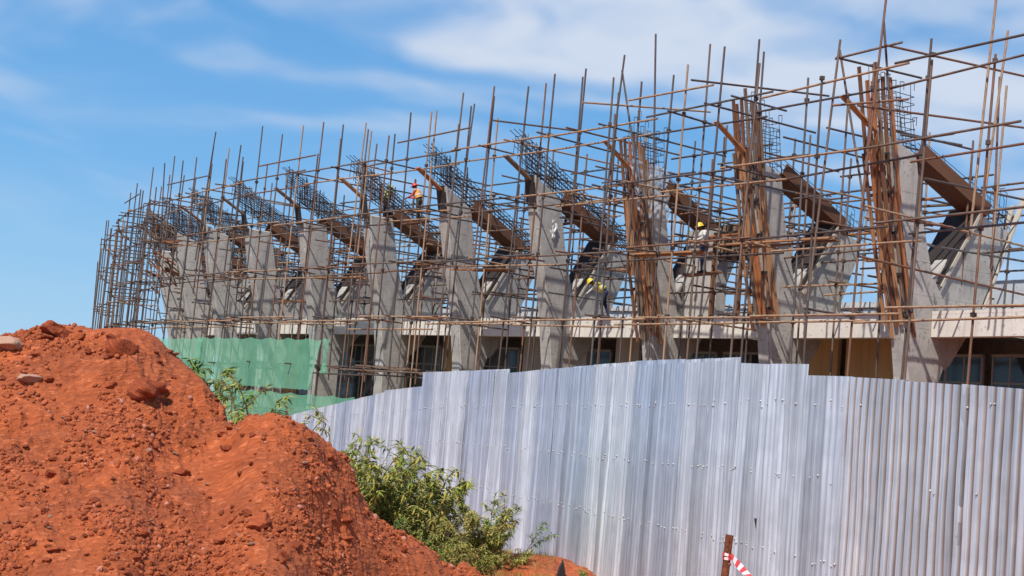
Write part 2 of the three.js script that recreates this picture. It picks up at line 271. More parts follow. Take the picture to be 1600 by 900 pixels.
{
  const fence = thing('corrugated_fence', 'long curved fence of galvanised corrugated metal sheets nailed upright', 'fence');
  const len = fenceCurve.getLength(), cover = .74; let s = 0, n = 0;
  const nailGeo = new THREE.SphereGeometry(.0085, 8, 5); const q = rng(99);
  while (s < len - cover) {
    const a = fenceCurve.getPointAt(s / len), b = fenceCurve.getPointAt((s + cover) / len), dir = b.clone().sub(a).normalize();
    const nrm = V(dir.z, 0, -dir.x); if (nrm.dot(a.clone().negate()) < 0) nrm.negate();
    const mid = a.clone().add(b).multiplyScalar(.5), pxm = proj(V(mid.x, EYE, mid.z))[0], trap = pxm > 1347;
    const over = trap ? .05 : .08, wA_ = cover + over;
    const prof = [];                       // [along, out]
    if (trap) { const P = .0925; for (let x = 0; x < wA_ - 1e-6; x += P) prof.push([x, 0], [x + .034, 0], [x + .043, .024], [x + .0835, .024], [x + .0925, 0]); }
    else { const P = .092, st = 10; for (let i = 0; i <= Math.round(wA_ / P * st); i++) { const x = i * P / st; prof.push([x, .0095 * Math.sin(x / P * 2 * Math.PI)]); } }
    const e0 = a.clone(), e1 = a.clone().addScaledVector(dir, wA_);
    const t0 = heightAtPx(e0, topAt(pxm, proj(V(e0.x, EYE, e0.z))[0])) + (q() - .5) * .012, t1 = heightAtPx(e1, topAt(pxm, proj(V(e1.x, EYE, e1.z))[0])) + (q() - .5) * .012;
    const gb = groundH(mid.x, -mid.z) - .12, rows = 16, pos = [], uv = [], idx = [], lean = (q() - .5) * .02, off = n % 2 ? .006 : 0, ph = q() * 100;
    const surf = (x, f, d) => { const y = lerp(gb, lerp(t0, t1, x / wA_), f); const w = .010 * IN.noise(x * 1.6 + ph, y * 1.1, 3) + .004 * IN.noise(x * 6 + ph, y * 4, 8); return a.clone().addScaledVector(dir, x).addScaledVector(nrm, d + off + lean * (f - .5) + w).setY(y); };
    for (let j = 0; j <= rows; j++) for (const [x, d] of prof) { const p = surf(x, j / rows, d); pos.push(p.x, p.y, p.z); uv.push(x + ph, p.y); }
    const C = prof.length; for (let j = 0; j < rows; j++) for (let i = 0; i < C - 1; i++) { const o = j * C + i; idx.push(o, o + 1, o + C, o + 1, o + C + 1, o + C); }
    let g = new THREE.BufferGeometry(); g.setAttribute('position', new THREE.Float32BufferAttribute(pos, 3)); g.setAttribute('uv', new THREE.Float32BufferAttribute(uv, 2)); g.setIndex(idx);
    if (trap) {                            // crests left untinted, pans between them tinted red-brown by vertex colour
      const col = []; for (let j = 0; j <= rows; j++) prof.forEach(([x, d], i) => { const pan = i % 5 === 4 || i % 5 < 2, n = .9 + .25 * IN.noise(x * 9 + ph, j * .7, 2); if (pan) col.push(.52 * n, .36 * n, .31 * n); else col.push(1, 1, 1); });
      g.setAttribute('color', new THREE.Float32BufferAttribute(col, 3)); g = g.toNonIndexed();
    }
    g.computeVertexNormals();
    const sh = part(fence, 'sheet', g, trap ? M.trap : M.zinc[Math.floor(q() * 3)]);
    // three rows of roofing nails
    const z = -mid.z, r1 = EYE + (z < 12 ? .36 : lerp(.36, .17, Math.min(1, (z - 12) / 12))) - .045 * Math.max(0, z - 24), nails = [];
    for (const y of [r1, r1 - .615, r1 - 1.28]) { const cnt = trap ? 2 + Math.floor(q() * 2) : 4 + Math.floor(q() * 4);
      for (let i = 0; i < cnt; i++) { const pr = prof[Math.floor(q() * prof.length)], yy = y + (q() - .5) * .06; if (yy < gb + .1) continue; const p = surf(pr[0], (yy - gb) / (lerp(t0, t1, .5) - gb), pr[1] + .006); const ng = nailGeo.clone(); ng.scale(q() * .6 + .8, q() * .6 + .8, .7); ng.translate(p.x, p.y, p.z); nails.push(ng); } }
    if (nails.length) { const nm = part(sh, 'nails', mergeGeometries(nails), M.nail); nm.userData.kind = 'stuff'; }
    s += cover; n++;
  }
  // posts and rails behind the sheets
  const back = (t) => { const p = fenceCurve.getPointAt(t), d = fenceCurve.getTangentAt(t), m = V(d.z, 0, -d.x); if (m.dot(p) < 0) m.negate(); return p.addScaledVector(m, .06); };
  for (let k = 0; k <= 22; k++) { const t = k / 22 * .98 + .01, p = back(t), h = heightAtPx(p, topAt(proj(V(p.x, EYE, p.z))[0], proj(V(p.x, EYE, p.z))[0])) - .12; const g0 = groundH(p.x, -p.z) - .4; const m = part(fence, 'post', new THREE.CylinderGeometry(.035, .04, h - g0, 7), M.board[3]); m.position.set(p.x, (h + g0) / 2, p.z); }
  const dark = solo('fence_tear_strip', rodGeo(at(1181, 810, 12.62), at(1185, 832, 12.62), .018, 5), M.dark, 'thin dark strip standing in for a tear in the corrugated metal fence', 'strip'); dark.position.z += .0;  // added dark rod laid on the sheet in place of a slit
}

// ---------------------------------------------------------------- stadium layout: pier index -> position and heading
const pier = [[13.75, 36.5, 27], [10.92, 41.53, 29.8], [7.85, 46.43, 34.3], [4.46, 51.11, 37.6], [.85, 55.62, 39.7], [-2.87, 60.04, 40.5], [-6.6, 64.45, 40], [-10.26, 68.93, 38.4], [-13.73, 73.55, 35.5], [-16.91, 78.38, 31.3], [-19.68, 83.45, 25.9], [-21.89, 88.79, 19.2], [-23.42, 94.37, 11.4], [-24.1, 100.1, 2.2], [-23.8, 105.88, -8.2]];
const bend = new THREE.CatmullRomCurve3(pier.map((p) => V(p[0], 0, -p[1])), false, 'catmullrom');
function frameAt(u) {                    // u = 0 at the nearest frame
  const t = Math.min(pier.length - 1 - 1e-4, Math.max(0, u + 1)), i = Math.floor(t), f = t - i;
  let p = bend.getPoint(t / (pier.length - 1)); const th = lerp(pier[i][2], pier[Math.min(i + 1, pier.length - 1)][2], f) * Math.PI / 180;
  if (u < -1) { const e = (u + 1) * 5.78; p = p.add(V(-Math.sin(th) * e, 0, -Math.cos(th) * e)); }
  return { p, th, I: V(Math.cos(th), 0, -Math.sin(th)) };
}
const S = (u, r, h) => { const f = frameAt(u); return f.p.clone().addScaledVector(f.I, r).setY(h); };

// ---------------------------------------------------------------- concrete frames
const curveLeg = (top) => {
  const outer = [[1.05, -1.5], [1.0, 2.5], [.95, 4], [.68, 5.6], [.35, 7.1], [.08, 8], [-.1, 8.6], [-.38, 9.9], [-.55, 10.9], [-.65, 11.6]].filter((p) => p[1] < top - .2);
  const tx = -.65 + (11.5 - top) * .24;
  const inner = [[.88, top - .75 > 10.3 ? 10.7 : top], [1.02, 10], [1.27, 8.9], [1.55, 8], [1.85, 7.1], [1.95, 6.4], [2.7, 5.0], [2.35, 4], [2.35, -1.5]];
  if (inner[0][1] > top) inner[0][1] = top - .02;
  return slab([...outer, [tx, top], ...inner].reverse(), .62, .07);
};
const legGeo = { 11.5: curveLeg(11.5), 11.2: curveLeg(11.2), 10.6: curveLeg(10.6), 10.4: curveLeg(10.4) };
const innerGeo = slab([[1.7, 6.9], [2.05, 6.3], [2.4, 5.2], [2.2, 4.2], [2.75, 4.5], [3.75, 5.9], [4.35, 7.2], [5.05, 8.95], [3.55, 9.35], [2.9, 8.3]], .56, .04);
const vpanelGeo = boxBetween(V(1.98, 6.95, -.2), V(3.5, 9.45, -.2), 1.14, .07);
const innerBoardGeo = [boxBetween(V(3.85, 5.9, .22), V(5.75, 10.2, .22), .2, .05), boxBetween(V(3.85, 5.9, -.1), V(5.6, 9.9, -.1), .2, .05)];
const soffitGeo = boxBetween(V(.75, 10.72, 0), V(3.85, 9.27, 0), .76, .06), sideGeo = (z, h) => { const g = boxBetween(V(.85, 10.9, z), V(3.95, 9.45, z), .045, h); return g; };
const sideA = sideGeo(.40, .42), sideB = sideGeo(-.40, .42);
const cantGeo = boxBetween(V(-.70, 11.25, .12), V(-2.1, 12.0, .12), .26, .07), cantSide = boxBetween(V(-.66, 11.40, .27), V(-1.9, 12.05, .27), .05, .16);
const faceGeo = boxBetween(V(-.56, 10.4, .08), V(-.80, 11.45, .08), .5, .05);
const chamferBatten = boxBetween(V(2.08, 6.85, .39), V(3.68, 9.42, .39), .04, .09);
function cageGeo(seed, dense) {
  const q = rng(seed), g = [], bar = (a, b, r = .016) => g.push(rodGeo(a, b, r, 4)), j = () => (q() - .5) * .08;
  const low = (x) => x < .9 ? lerp(11.6, 10.9, (x + .8) / 1.7) : lerp(10.9, 8.9, (x - .9) / 4.4), hi = (x) => x < 1.5 ? lerp(13.1, 11.55, (x + 1.6) / 3.1) : lerp(11.55, 9.7, (x - 1.5) / 3.6);
  if (dense) {
    for (const z of [-.26, 0, .26]) for (let k = 0; k < 7; k++) { const f = k / 6, x0 = -1.65 + .9 * (1 - f) + j(), x1 = rr(4.2, 5.2), N = 4; let a = null; for (let m = 0; m <= N; m++) { const x = lerp(x0, x1, m / N), lo = low(Math.max(-.8, x)), p = V(x, lerp(lo, hi(x), f) + j() * .7, z + j() * .5); if (a) bar(a, p); a = p; } }
    for (let x = -1.35; x < 5; x += .17) { const lo = low(Math.max(-.8, x)) + (x < -.6 ? (-.6 - x) * .8 : 0), h = hi(x) + j() * 2, sl = .12 * q(); for (const z of [-.28, .28]) bar(V(x + j(), lo, z), V(x - sl, h, z + j())); bar(V(x, h - .05, -.28), V(x - sl, h - .05, .28)); }
    for (let k = 0; k < 16; k++) { const x = -1.5 + q() * 2.2; bar(V(x + .25, 11.4, (q() - .5) * .5), V(x, hi(x) + .1 + .25 * q(), (q() - .5) * .5)); }
  } else {
    for (let k = 0; k < 16; k++) { const x = -.45 + 1.35 * (k % 8) / 7 + j(), z = k < 8 ? -.24 : .24, h = rr(12.1, 13.3) - x * .35, xt = x - .25 + j() * 2; bar(V(x, 10.6, z), V(xt, h, z), .014); bar(V(xt, h, z), V(xt + .16, h + .03, z + j()), .014); bar(V(xt + .16, h + .03, z), V(xt + .17, h - .22, z), .014); }
    for (let y = 11; y < 12.5; y += .24) { const x0 = -.5 - (y - 10.6) * .12, x1 = .85 - (y - 10.6) * .12; for (const z of [-.26, .26]) bar(V(x0, y + j(), z), V(x1, y + j(), z), .012); bar(V(x0, y, -.26), V(x0, y, .26), .012); bar(V(x1, y, -.26), V(x1, y, .26), .012); }
    for (let k = 0; k < 26; k++) { const x = 1 + 4 * q(), b = lerp(10.6, 9, (x - 1) / 4), z = (q() - .5) * .5; bar(V(x, b, z), V(x + j() * 3, b + .3 + .6 * q(), z + j() * 2), .012); }
    for (const z of [-.25, .25]) for (let k = 0; k < 3; k++) bar(V(.9, 10.9 + k * .18, z), V(5.1, 9.05 + k * .22, z), .012);
    for (let k = 0; k < 18; k++) { const x = 3.7 + 1.5 * q(), h = 9.2 + 1.2 * q(), z = (q() - .5) * .5, a = q() * 3; bar(V(x, 8.9, z), V(x + .1, h, z), .012); bar(V(x + .1, h, z), V(x + .1 + .2 * Math.cos(a), h + .12 * Math.sin(a), z), .012); }
  }
  return mergeGeometries(g);
}
const cages = [cageGeo(5, true), cageGeo(6, true)], looseCages = [cageGeo(7, false), cageGeo(8, false), cageGeo(9, false)];
const frameLabels = ['Y-shaped concrete frame clad in long brown boards at the open end of the row', 'board-clad concrete frame, second from the open end of the row', 'board-clad concrete frame wrapped in clear plastic sheeting', 'tall concrete frame with a white rag, next to the plastic-wrapped frame', 'tall slant-topped concrete frame carrying a dense rebar cage', 'flat-topped concrete frame with a rebar cage where a vested worker stands', 'concrete frame whose foot stands behind the green net edge'];
const outerEdge = (h) => { const P = [[1.0, 2.5], [.95, 4], [.68, 5.6], [.35, 7.1], [.08, 8], [-.1, 8.6], [-.38, 9.9], [-.65, 11.6], [-1.0, 13.5]]; let k = 0; while (k < P.length - 2 && h > P[k + 1][1]) k++; return lerp(P[k][0], P[k + 1][0], (h - P[k][1]) / (P[k + 1][1] - P[k][1])); };
const boardUnit = unitBox.clone(); { const uv = boardUnit.attributes.uv; for (let i = 0; i < uv.count; i++) uv.setXY(i, uv.getY(i) * 4, uv.getX(i) * .2); }
function bar3(parent, name, a, b, w, t, mat, roll = 0) {    // a straight board between two local points
  const m = part(parent, name, boardUnit, mat), d = b.clone().sub(a); m.scale.set(w, d.length(), t);
  m.quaternion.setFromUnitVectors(Y, d.clone().normalize()).multiply(new THREE.Quaternion().setFromAxisAngle(Y, roll)); m.position.copy(a).add(b).multiplyScalar(.5); return m;
}
for (let i = 0; i <= 12; i++) {
  const f = frameAt(i), top = [11.2, 11.2, 11.2, 11.5, 11.5, 10.6, 10.6, 10.6, 11.2, 11.2, 10.6, 11.2, 11.2][i];
  const fr = thing('concrete_pier', frameLabels[i] ?? 'grey concrete frame with rebar cage far along the curved row', 'concrete frame', f.p.clone(), f.th, i > 6 ? 'far frames of the curved row' : 'concrete frames along the stadium edge');
  part(fr, 'outer_leg', legGeo[top], M.concrete); part(fr, 'inner_leg', innerGeo, M.concrete);
  part(fr, 'soffit_form', soffitGeo, M.ply); part(fr, 'side_form', sideA, M.ply); part(fr, 'side_form', sideB, M.ply);
  part(fr, 'leg_form', vpanelGeo, M.darkply); part(fr, 'batten', chamferBatten, M.paleboard);
  const cg = part(fr, 'rebar_cage', i < 3 ? looseCages[i] : cages[i % 2], M.rebar); cg.userData.kind = 'stuff';
  if (i === 0) for (const g of innerBoardGeo) part(fr, 'formwork_board', g, M.paleboard);
  if (i >= 3) { part(fr, 'cantilever_form', cantGeo, pick(M.board)); part(fr, 'face_form', faceGeo, M.darkply); }
  if (i < 3) {                         // tall boards strapped to the outer leg
    const lo = [5.3, 5.6, 5.2][i], hi = [13.0, 13.1, 12.4][i];
    for (let c = 0; c < 3; c++) for (let k = 0; k < 4; k++) {
      const h0 = lo + c * (hi - lo) * .31 + rr(-.3, .3), h1 = Math.min(hi + rr(-.5, .3), h0 + (hi - lo) * .42 + rr(-.2, .3)), z0 = -.33 + .21 * k + rr(-.03, .03);
      bar3(fr, 'formwork_board', V(outerEdge(h0) - .08 - .06 * (c % 2) - .05 * R(), h0, z0), V(outerEdge(h1) - .09 - .06 * (c % 2) - .10 * R(), h1, z0 + rr(-.05, .05)), .05, .12, pick(M.board));
    }
    for (let c = 0; c < 2; c++) for (let k = 0; k < 3; k++) {
      const h0 = lo + c * (hi - lo) * .45 + rr(-.2, .4), h1 = Math.min(hi - .2, h0 + (hi - lo) * .5 + rr(-.4, .2)), x = .05 + k * .17;
      bar3(fr, 'formwork_board', V(outerEdge(h0) + x + rr(-.04, .04), h0, .37 + .055 * (k % 2)), V(outerEdge(h1) + x + rr(-.08, .08), h1, .38 + .06 * (k % 2)), .11, .05, pick(M.board));
    }
    for (let h = lo + .6; h < hi - 1.5; h += 1.15) bar3(fr, 'waler', V(outerEdge(h) - .03, h, -.5), V(outerEdge(h) - .03, h + rr(-.05, .05), .5), .07, .09, M.darkply);
    bar3(fr, 'formwork_board', V(-.75, 11.2, .1), V(-2.1, 12.0, .1), .05, .22, M.board[2]);
  }
  if (i >= 9) for (let k = 0; k < 14; k++) { const h = rr(8, 12), x = outerEdge(h); bar3(fr, 'formwork_board', V(x - rr(.05, .2), h, rr(-.6, .6)), V(x - rr(.1, 1.5), h + rr(.2, 1.6), rr(-.7, .7)), .05, rr(.14, .3), pick(M.board)); }
}

// ---------------------------------------------------------------- beams, slabs, walls between the frames
const bayName = (i) => i < 0 ? 'beyond the board-clad end frame' : ['between the two end frames', 'next to the plastic-wrapped frame', 'between plastic-wrapped frame and rag frame', 'left of the frame with the white rag', 'under the red-helmeted worker', 'under the worker in the yellow vest', 'above the green net'][i] ?? 'far along the curve';
function bayBox(u0, u1, r, h0, h1, t) { const a = S(u0, r, 0), b = S(u1, r, 0), g = box(a.distanceTo(b), h1 - h0, t), m = a.clone().add(b).multiplyScalar(.5); const uv = g.attributes.uv, p = g.attributes.position; for (let k = 0; k < uv.count; k++) uv.setXY(k, p.getX(k) + p.getZ(k), p.getY(k) + p.getZ(k) + u0 * 1.7); const d = b.clone().sub(a); return { g, m: m.setY((h0 + h1) / 2), turn: Math.atan2(-d.z, d.x) }; }
function place(m, o) { m.position.copy(o.m); m.rotation.y = o.turn; return m; }
for (let i = -3; i < 12; i++) {
  const far = i > 6, a = i + .055, b = i + .945;
  const be = bayBox(a, b, 2.0, 5.3, 6.08, .35); place(solo('edge_beam', be.g, M.beam, `cream concrete edge beam ${bayName(i)}`, 'beam', far ? 'edge beams far along the curve' : 'edge beams between the frames'), be);
  const sl = bayBox(i + .02, i + .98, 4.9, 5.72, 5.98, 5.4); place(solo('floor_slab', sl.g, M.concrete, `raw concrete floor slab ${bayName(i)}`, 'slab', far ? 'floor slabs far along the curve' : 'floor slabs between the frames'), sl);
  if (i < 10) { const tw = bayBox(i + .01, i + .99, 8.2, 5.98, i < 1 ? 7.9 : 7.3, .2); place(solo('terrace_wall', tw.g, M.plaster, `pale plastered terrace wall ${bayName(i)}`, 'wall', far ? 'terrace walls far along the curve' : 'terrace walls behind the frames'), tw); }
  if (i > 9) continue;
  // ground floor infill wall with glazing, recessed under the beam
  const c = bayBox(i + .03, i + .97, 4.7, 0, 1, .2), L = c.g.parameters.width;
  const w = thing('infill_wall', `ground floor infill wall with dark glazing ${bayName(i)}`, 'wall', V(c.m.x, 0, c.m.z), c.turn, far ? 'infill walls far along the curve' : 'infill walls under the beams');
  const n = 4, ww = L / n, kinds = [[0, 0, 1, 1], [1, 1, 0, 0], [0, 0, 0, 1], [0, 1, 0, 1], [0, 0, 1, 1], [0, 0, 0, 1], [0, 0, 0, 0]][(i + 14) % 7];
  for (let k = 0; k < n; k++) {
    const x = -L / 2 + ww * (k + .5);
    if (kinds[k]) { const m = part(w, 'panel', unitBox, i % 3 === 1 || i === 0 || i === 4 ? M.ochre : M.concrete); m.scale.set(ww - .02, 6.6, .18); m.position.set(x, 2.3, 0); }
    else {
      const wn = part(w, 'window', unitBox, M.frame); wn.scale.set(ww - .01, .09, .14); wn.position.set(x, 5.0, 0);
      const gl = part(w, 'pane', unitBox, M.glass); gl.scale.set(ww - .1, 3.4, .02); gl.position.set(x, 3.26, 0);
      for (const e of [-.48, 0, .48]) { const mu = part(w, 'mullion', unitBox, M.frame); mu.scale.set(.07, 3.4, .1); mu.position.set(x + e * ww, 3.25, .03); }
      const tr = part(w, 'transom_bar', unitBox, M.frame); tr.scale.set(ww - .15, .06, .09); tr.position.set(x, 4.15, .02);
      const bs = part(w, 'panel', unitBox, M.beam); bs.scale.set(ww - .02, 2.5, .18); bs.position.set(x, .28, 0);
    }
  }
  const bw = bayBox(i + .02, i + .98, 7.4, -1, 5.7, .2); place(solo('rear_wall', bw.g, M.concrete, `plain concrete rear wall of the ground floor ${bayName(i)}`, 'wall', 'rear walls of the ground floor'), bw);
}

// ---------------------------------------------------------------- scaffold
const poleGeo = new THREE.CylinderGeometry(.035, .035, 1, 7); { const uv = poleGeo.attributes.uv; for (let k = 0; k < uv.count; k++) uv.setY(k, uv.getY(k) * 3); }
const coup = [];
function pole(parent, name, a, b, mat) { const m = part(parent, name, poleGeo, mat ?? M.pole[[0, 1, 1, 3, 4, 0, 2, 1][Math.floor(R() * 8) % 8]]), d = b.clone().sub(a), L = d.length(); m.scale.set(1, L, 1); m.quaternion.setFromUnitVectors(Y, d.multiplyScalar(1 / L)); m.position.copy(a).add(b).multiplyScalar(.5); return m; }
function flushCouplers(parent) {
  const im = new THREE.InstancedMesh(box(.12, .11, .12), M.coupler, coup.length), mt = new THREE.Matrix4(), qt = new THREE.Quaternion();
  coup.forEach((p, i) => im.setMatrixAt(i, mt.compose(p, qt.setFromAxisAngle(Y, i * 1.3), V(1, 1, 1))));
  im.name = 'couplers'; im.userData.kind = 'stuff'; parent.add(im); coup.length = 0;
}
const jit = (v, s) => v.add(V(rr(-s, s), rr(-s, s) * .6, rr(-s, s)));
{
  const sc = thing('facade_scaffold', 'tall rusty tube scaffold wrapped round the outside of the concrete frames', 'scaffold');
  const rows = [-3.15, -1.75], levels = [1.2, 3.35, 5.45, 7.75, 9.95, 12.15];
  const stand = [];
  for (const [ri, r] of rows.entries()) for (let u = -1.3; u < 12.4; u += ri ? .40 : .305) {
    if (u < .3 && !ri && R() < .35) continue;
    const uu = u + rr(-.04, .04) + ri * .05, a = jit(S(uu, r, -1.4), .08), b = jit(S(uu - .05 + rr(-.05, .04), r + rr(-.1, .1), rr(12.9, 14.9) - (uu > 9.5 ? 1.2 : uu < .4 ? 1.3 : 0)), .1);
    stand.push([uu, ri]); pole(sc, 'standard', a, b);
    if (R() < .14) pole(sc, 'standard', jit(S(uu + .02, r, rr(7, 9)), .05), jit(S(uu + rr(-.06, .06), r + rr(-.4, .4), rr(14, 15.6)), .1));
    for (const h of levels) coup.push(a.clone().lerp(b, (h + rr(-.06, .06) - a.y) / (b.y - a.y)));
  }
  for (const [ri, r] of rows.entries()) for (const [li, h] of levels.entries()) for (let u = -1.7 + rr(0, .5); u < 12.2; u += .98) {
    const h2 = h + (ri ? -.12 : 0) + rr(-.09, .09), last = Math.min(u + 1.07, 12.5);
    pole(sc, 'ledger', S(u, r - .06 + rr(-.03, .03), h2 + rr(-.08, .08)), S(last, r - .06 + rr(-.03, .03), h2 + rr(-.08, .08)), li === 2 || R() < .25 ? M.pole[2] : undefined);
  }
  for (let u = .8; u < 9; u += rr(1.6, 2.4)) pole(sc, 'ledger', S(u, -3.2, 12.9 + rr(-.1, .1)), S(u + rr(.7, 1), -3.2, 12.9 + rr(-.1, .1)));
  let cnt = 0;
  for (const [uu, ri] of stand) if (!ri) for (const [li, h] of levels.entries()) {
    if (R() > .7 || cnt > 292) continue; cnt++;
    const long = uu < .6 ? R() < .12 : li >= 4 ? R() < .5 : R() < .06, h2 = h + .07 + rr(-.07, .07);
    pole(sc, 'transom', S(uu + .012, -3.15 - rr(.15, .5), h2), S(uu + .012 + rr(-.01, .01), long ? rr(1.6, 2.9) : -1.75 + rr(.15, .7), h2 + rr(-.1, .1)));
  }
  for (let u = 7.5; u < 12; u += 1.1) { const h = rr(1, 6); pole(sc, 'brace', S(u, -3.2, h), S(u + rr(.5, .8), -3.2, h + rr(3.5, 5))); }
  for (let u = 8; u < 12.4; u += .24) { pole(sc, 'outrigger_standard', jit(S(u, -3.95, -1.4), .1), jit(S(u, -3.95 + rr(-.3, .3), rr(9.5, 13)), .1)); }
  for (const h of [2.3, 3.0, 3.6, 4.4, 6.6, 8.8, 10.8]) for (let u = 8; u < 12; u += 1) { pole(sc, 'outrigger_ledger', S(u, -3.95, h + rr(-.1, .1)), S(u + 1.03, -3.95, h + rr(-.1, .1))); for (let k = 0; k < 2; k++) pole(sc, 'outrigger_transom', S(u + k * .5, -4.15, h + .06), S(u + k * .5, -2.9, h + .06 + rr(-.05, .05))); }
  // the tall corner poles at the end frame
  for (const [x0, y0, x1, y1, z] of [[1385, -6, 1340, 380, 38.6], [1381, 34, 1400, 300, 39.2], [1313, 62, 1262, 470, 39.6], [1312, 78, 1352, 330, 40.4], [1575, 48, 1535, 330, 38.5], [1573, 134, 1548, 420, 40], [976, 86, 940, 360, 47.5], [972, 110, 1000, 300, 48.5]]) pole(sc, 'standard', at(x0, y0, z), at(x1, y1, z - .3));
  for (const [x0, y0, x1, y1, z0, z1] of [[1382, 70, 1640, 128, 38.6, 42], [1305, 92, 1410, 66, 39.8, 38.3], [1307, 90, 1440, 122, 39.6, 41.5], [1080, 125, 1295, 150, 43, 46], [1340, 165, 1640, 205, 38.6, 42.5], [1300, 165, 1420, 155, 39.4, 38.6], [1340, 400, 1640, 470, 38.5, 42.5], [1345, 320, 1660, 400, 38.4, 42.8], [910, 160, 1110, 175, 47.5, 50], [770, 188, 905, 205, 51, 53.4]]) pole(sc, 'ledger', at(x0, y0, z0), at(x1, y1, z1));
  flushCouplers(sc);
}
for (let i = -1; i < 12; i++) {          // dense prop scaffold standing on the slab of each bay
  const sc = thing('bay_scaffold', `rusty tube scaffold standing on the slab ${bayName(i)}`, 'scaffold', undefined, 0, i > 6 ? 'tube scaffolds far along the curve' : 'tube scaffolds packed between the frames');
  const rs = i < 0 ? [3, 6.8] : [1.2, 3.0, 4.9, 6.8], us = i < 0 ? [.5, .75, .95] : [.22, .5, .8], lv = i < 0 ? [7.9, 9.8] : [6.9, 7.9, 8.9, 9.8, 10.8, 11.8];
  const topH = (r) => 12.9 - .28 * r;
  const segs = []; for (const r of rs) for (const u of us) { const uu = i + u + rr(-.03, .03), r2 = r + rr(-.06, .06), a = jit(S(uu, r2, r < 1.8 ? 3 : 5.98), .04), b = jit(S(uu + rr(-.02, .02), r2 + rr(-.1, .1), Math.max(9, topH(r) + rr(-1.8, 1.4))), .06); pole(sc, 'standard', a, b); segs.push([r, a, b]); }
  for (const r of rs) for (const h of lv) { if (h > topH(r) || R() < .22) continue; const h2 = h + rr(-.14, .14); pole(sc, 'ledger', S(i + .06 + rr(-.02, .06), r, h2 + rr(-.06, .06)), S(i + .94 + rr(-.1, .03), r, h2 + rr(-.06, .06))); for (const [r1, a, b] of segs) if (r1 === r && h2 < b.y) coup.push(a.clone().lerp(b, (h2 - a.y) / (b.y - a.y))); }
  for (const u of us) for (const h of lv) { if (R() < .3) continue; const h2 = h + .06 + rr(-.14, .14); pole(sc, 'transom', S(i + u + .012, rr(-.2, .8), h2 + rr(-.05, .05)), S(i + u + .012, h > 10.5 ? rr(5, 6.2) : rr(6.4, 7.6), h2 + rr(-.1, .1))); }
  for (let k = 0; k < 2; k++) { const u = i + rr(.2, .7), r = rr(2, 5); pole(sc, 'brace', S(u, r, 6.1), S(u + rr(.1, .2), r + rr(.8, 1.6), rr(8.5, 9.6))); }
  flushCouplers(sc);
}

// ---------------------------------------------------------------- planks lying on the scaffold
function plank(a, b, w, t, label, group, mat) { const g = new THREE.Group(); const m = solo('plank', boardUnit, mat ?? pick(M.board), label, 'plank', group); const d = b.clone().sub(a); m.scale.set(w, d.length(), t); const y = d.normalize(), x = V(0, 1, 0).cross(y).normalize(), z = x.clone().cross(y); m.quaternion.setFromRotationMatrix(new THREE.Matrix4().makeBasis(x, y, z)); m.position.copy(a).add(b).multiplyScalar(.5); return m; }
const decks = [[1.18, 1.78, 7.8, -1.4, 4, 'rough brown plank in the thick deck below the dark shutter panel', 'planks of the deck below the dark shutter'], [3.25, 3.8, 7.75, -.2, 3, 'brown plank of the deck beside the tall slant-topped frame', 'planks of the deck by the slant-topped frame'], [5.1, 5.75, 7.7, -.1, 3, 'brown plank of the deck left of the flat-topped frame', 'planks of the deck by the flat-topped frame'], [6.6, 7.6, 7.75, -1.2, 2, 'tan plank laid along the scaffold behind the green net', 'planks on the scaffold behind the green net'], [.1, .95, 7.85, -1.5, 3, 'orange plank on the scaffold between the two end frames', 'planks between the two end frames']];
decks.push([3.75, 4.35, 3.4, -2.6, 4, 'pale plank of the low pile behind the fence top', 'planks of the low pile behind the fence']);
for (let i = 0; i < 10; i++) for (let k = 0; k < 4; k++) { const u = i + rr(.12, .4), h = pick([6.95, 7.95, 8.95, 9.85]), rd = rr(1.2, 5); plank(S(u, rd, h), S(u + rr(.3, .5), rd + rr(-.3, .3), h + rr(-.05, .1)), rr(.18, .3), .05, i < 7 ? `brown plank lying on the tubes ${bayName(i)}` : 'brown plank lying on tubes far along the curve', i < 7 ? `planks on the tubes ${bayName(i)}` : 'planks on the tubes far along the curve'); }
for (const [u0, u1, h, r, n, l, gname] of decks) for (let k = 0; k < n; k++) plank(S(u0 + rr(0, .05), r + k * .24, h + .07 + (k % 2) * .05), S(u1 + rr(-.1, .1), r + k * .24 + rr(-.05, .05), h + .09 + (k % 2) * .05 + rr(0, .08)), .21, .05, l, gname);
for (let k = 0; k < 14; k++) { const u = rr(.1, 8), h = pick([5.45, 9.95, 7.75]) + .1; plank(S(u, rr(-2.8, -1.9), h), S(u + rr(.3, .55), rr(-2.8, -1.9), h + rr(-.03, .06)), .2, .045, 'loose plank resting on the tubes of the outer scaffold', 'loose planks on the outer scaffold'); }

// shutter panel and concrete block beside the plastic-wrapped frame
{
  const f = frameAt(1.55), g = thing('shutter_panel', 'dark weathered plywood shutter panel standing beside a grey concrete block', 'formwork', S(1.52, 2.0, 0).setY(0), f.th + Math.PI / 2);
  for (let k = 0; k < 6; k++) { const m = part(g, 'board', boardUnit, k % 2 ? M.darkply : M.board[3]); m.scale.set(.26, 1.35, .05); m.position.set(-.7 + k * .27, 8.75 + rr(-.03, .03), 0); }
  for (const y of [8.3, 9.1]) { const m = part(g, 'waler', boardUnit, M.darkply); m.scale.set(1.7, .1, .08); m.position.set(0, y, -.08); }
  for (const x of [-.7, .7]) { const m = part(g, 'strut', boardUnit, M.board[1]); m.scale.set(.09, 3.2, .09); m.position.set(x, 7.4, -.18); }
  const cb = bayBox(1.62, 1.9, 2.2, 6.08, 9.3, .5); place(solo('concrete_block', cb.g, M.concrete, 'grey concrete upstand beside the dark shutter panel', 'concrete'), cb);
}
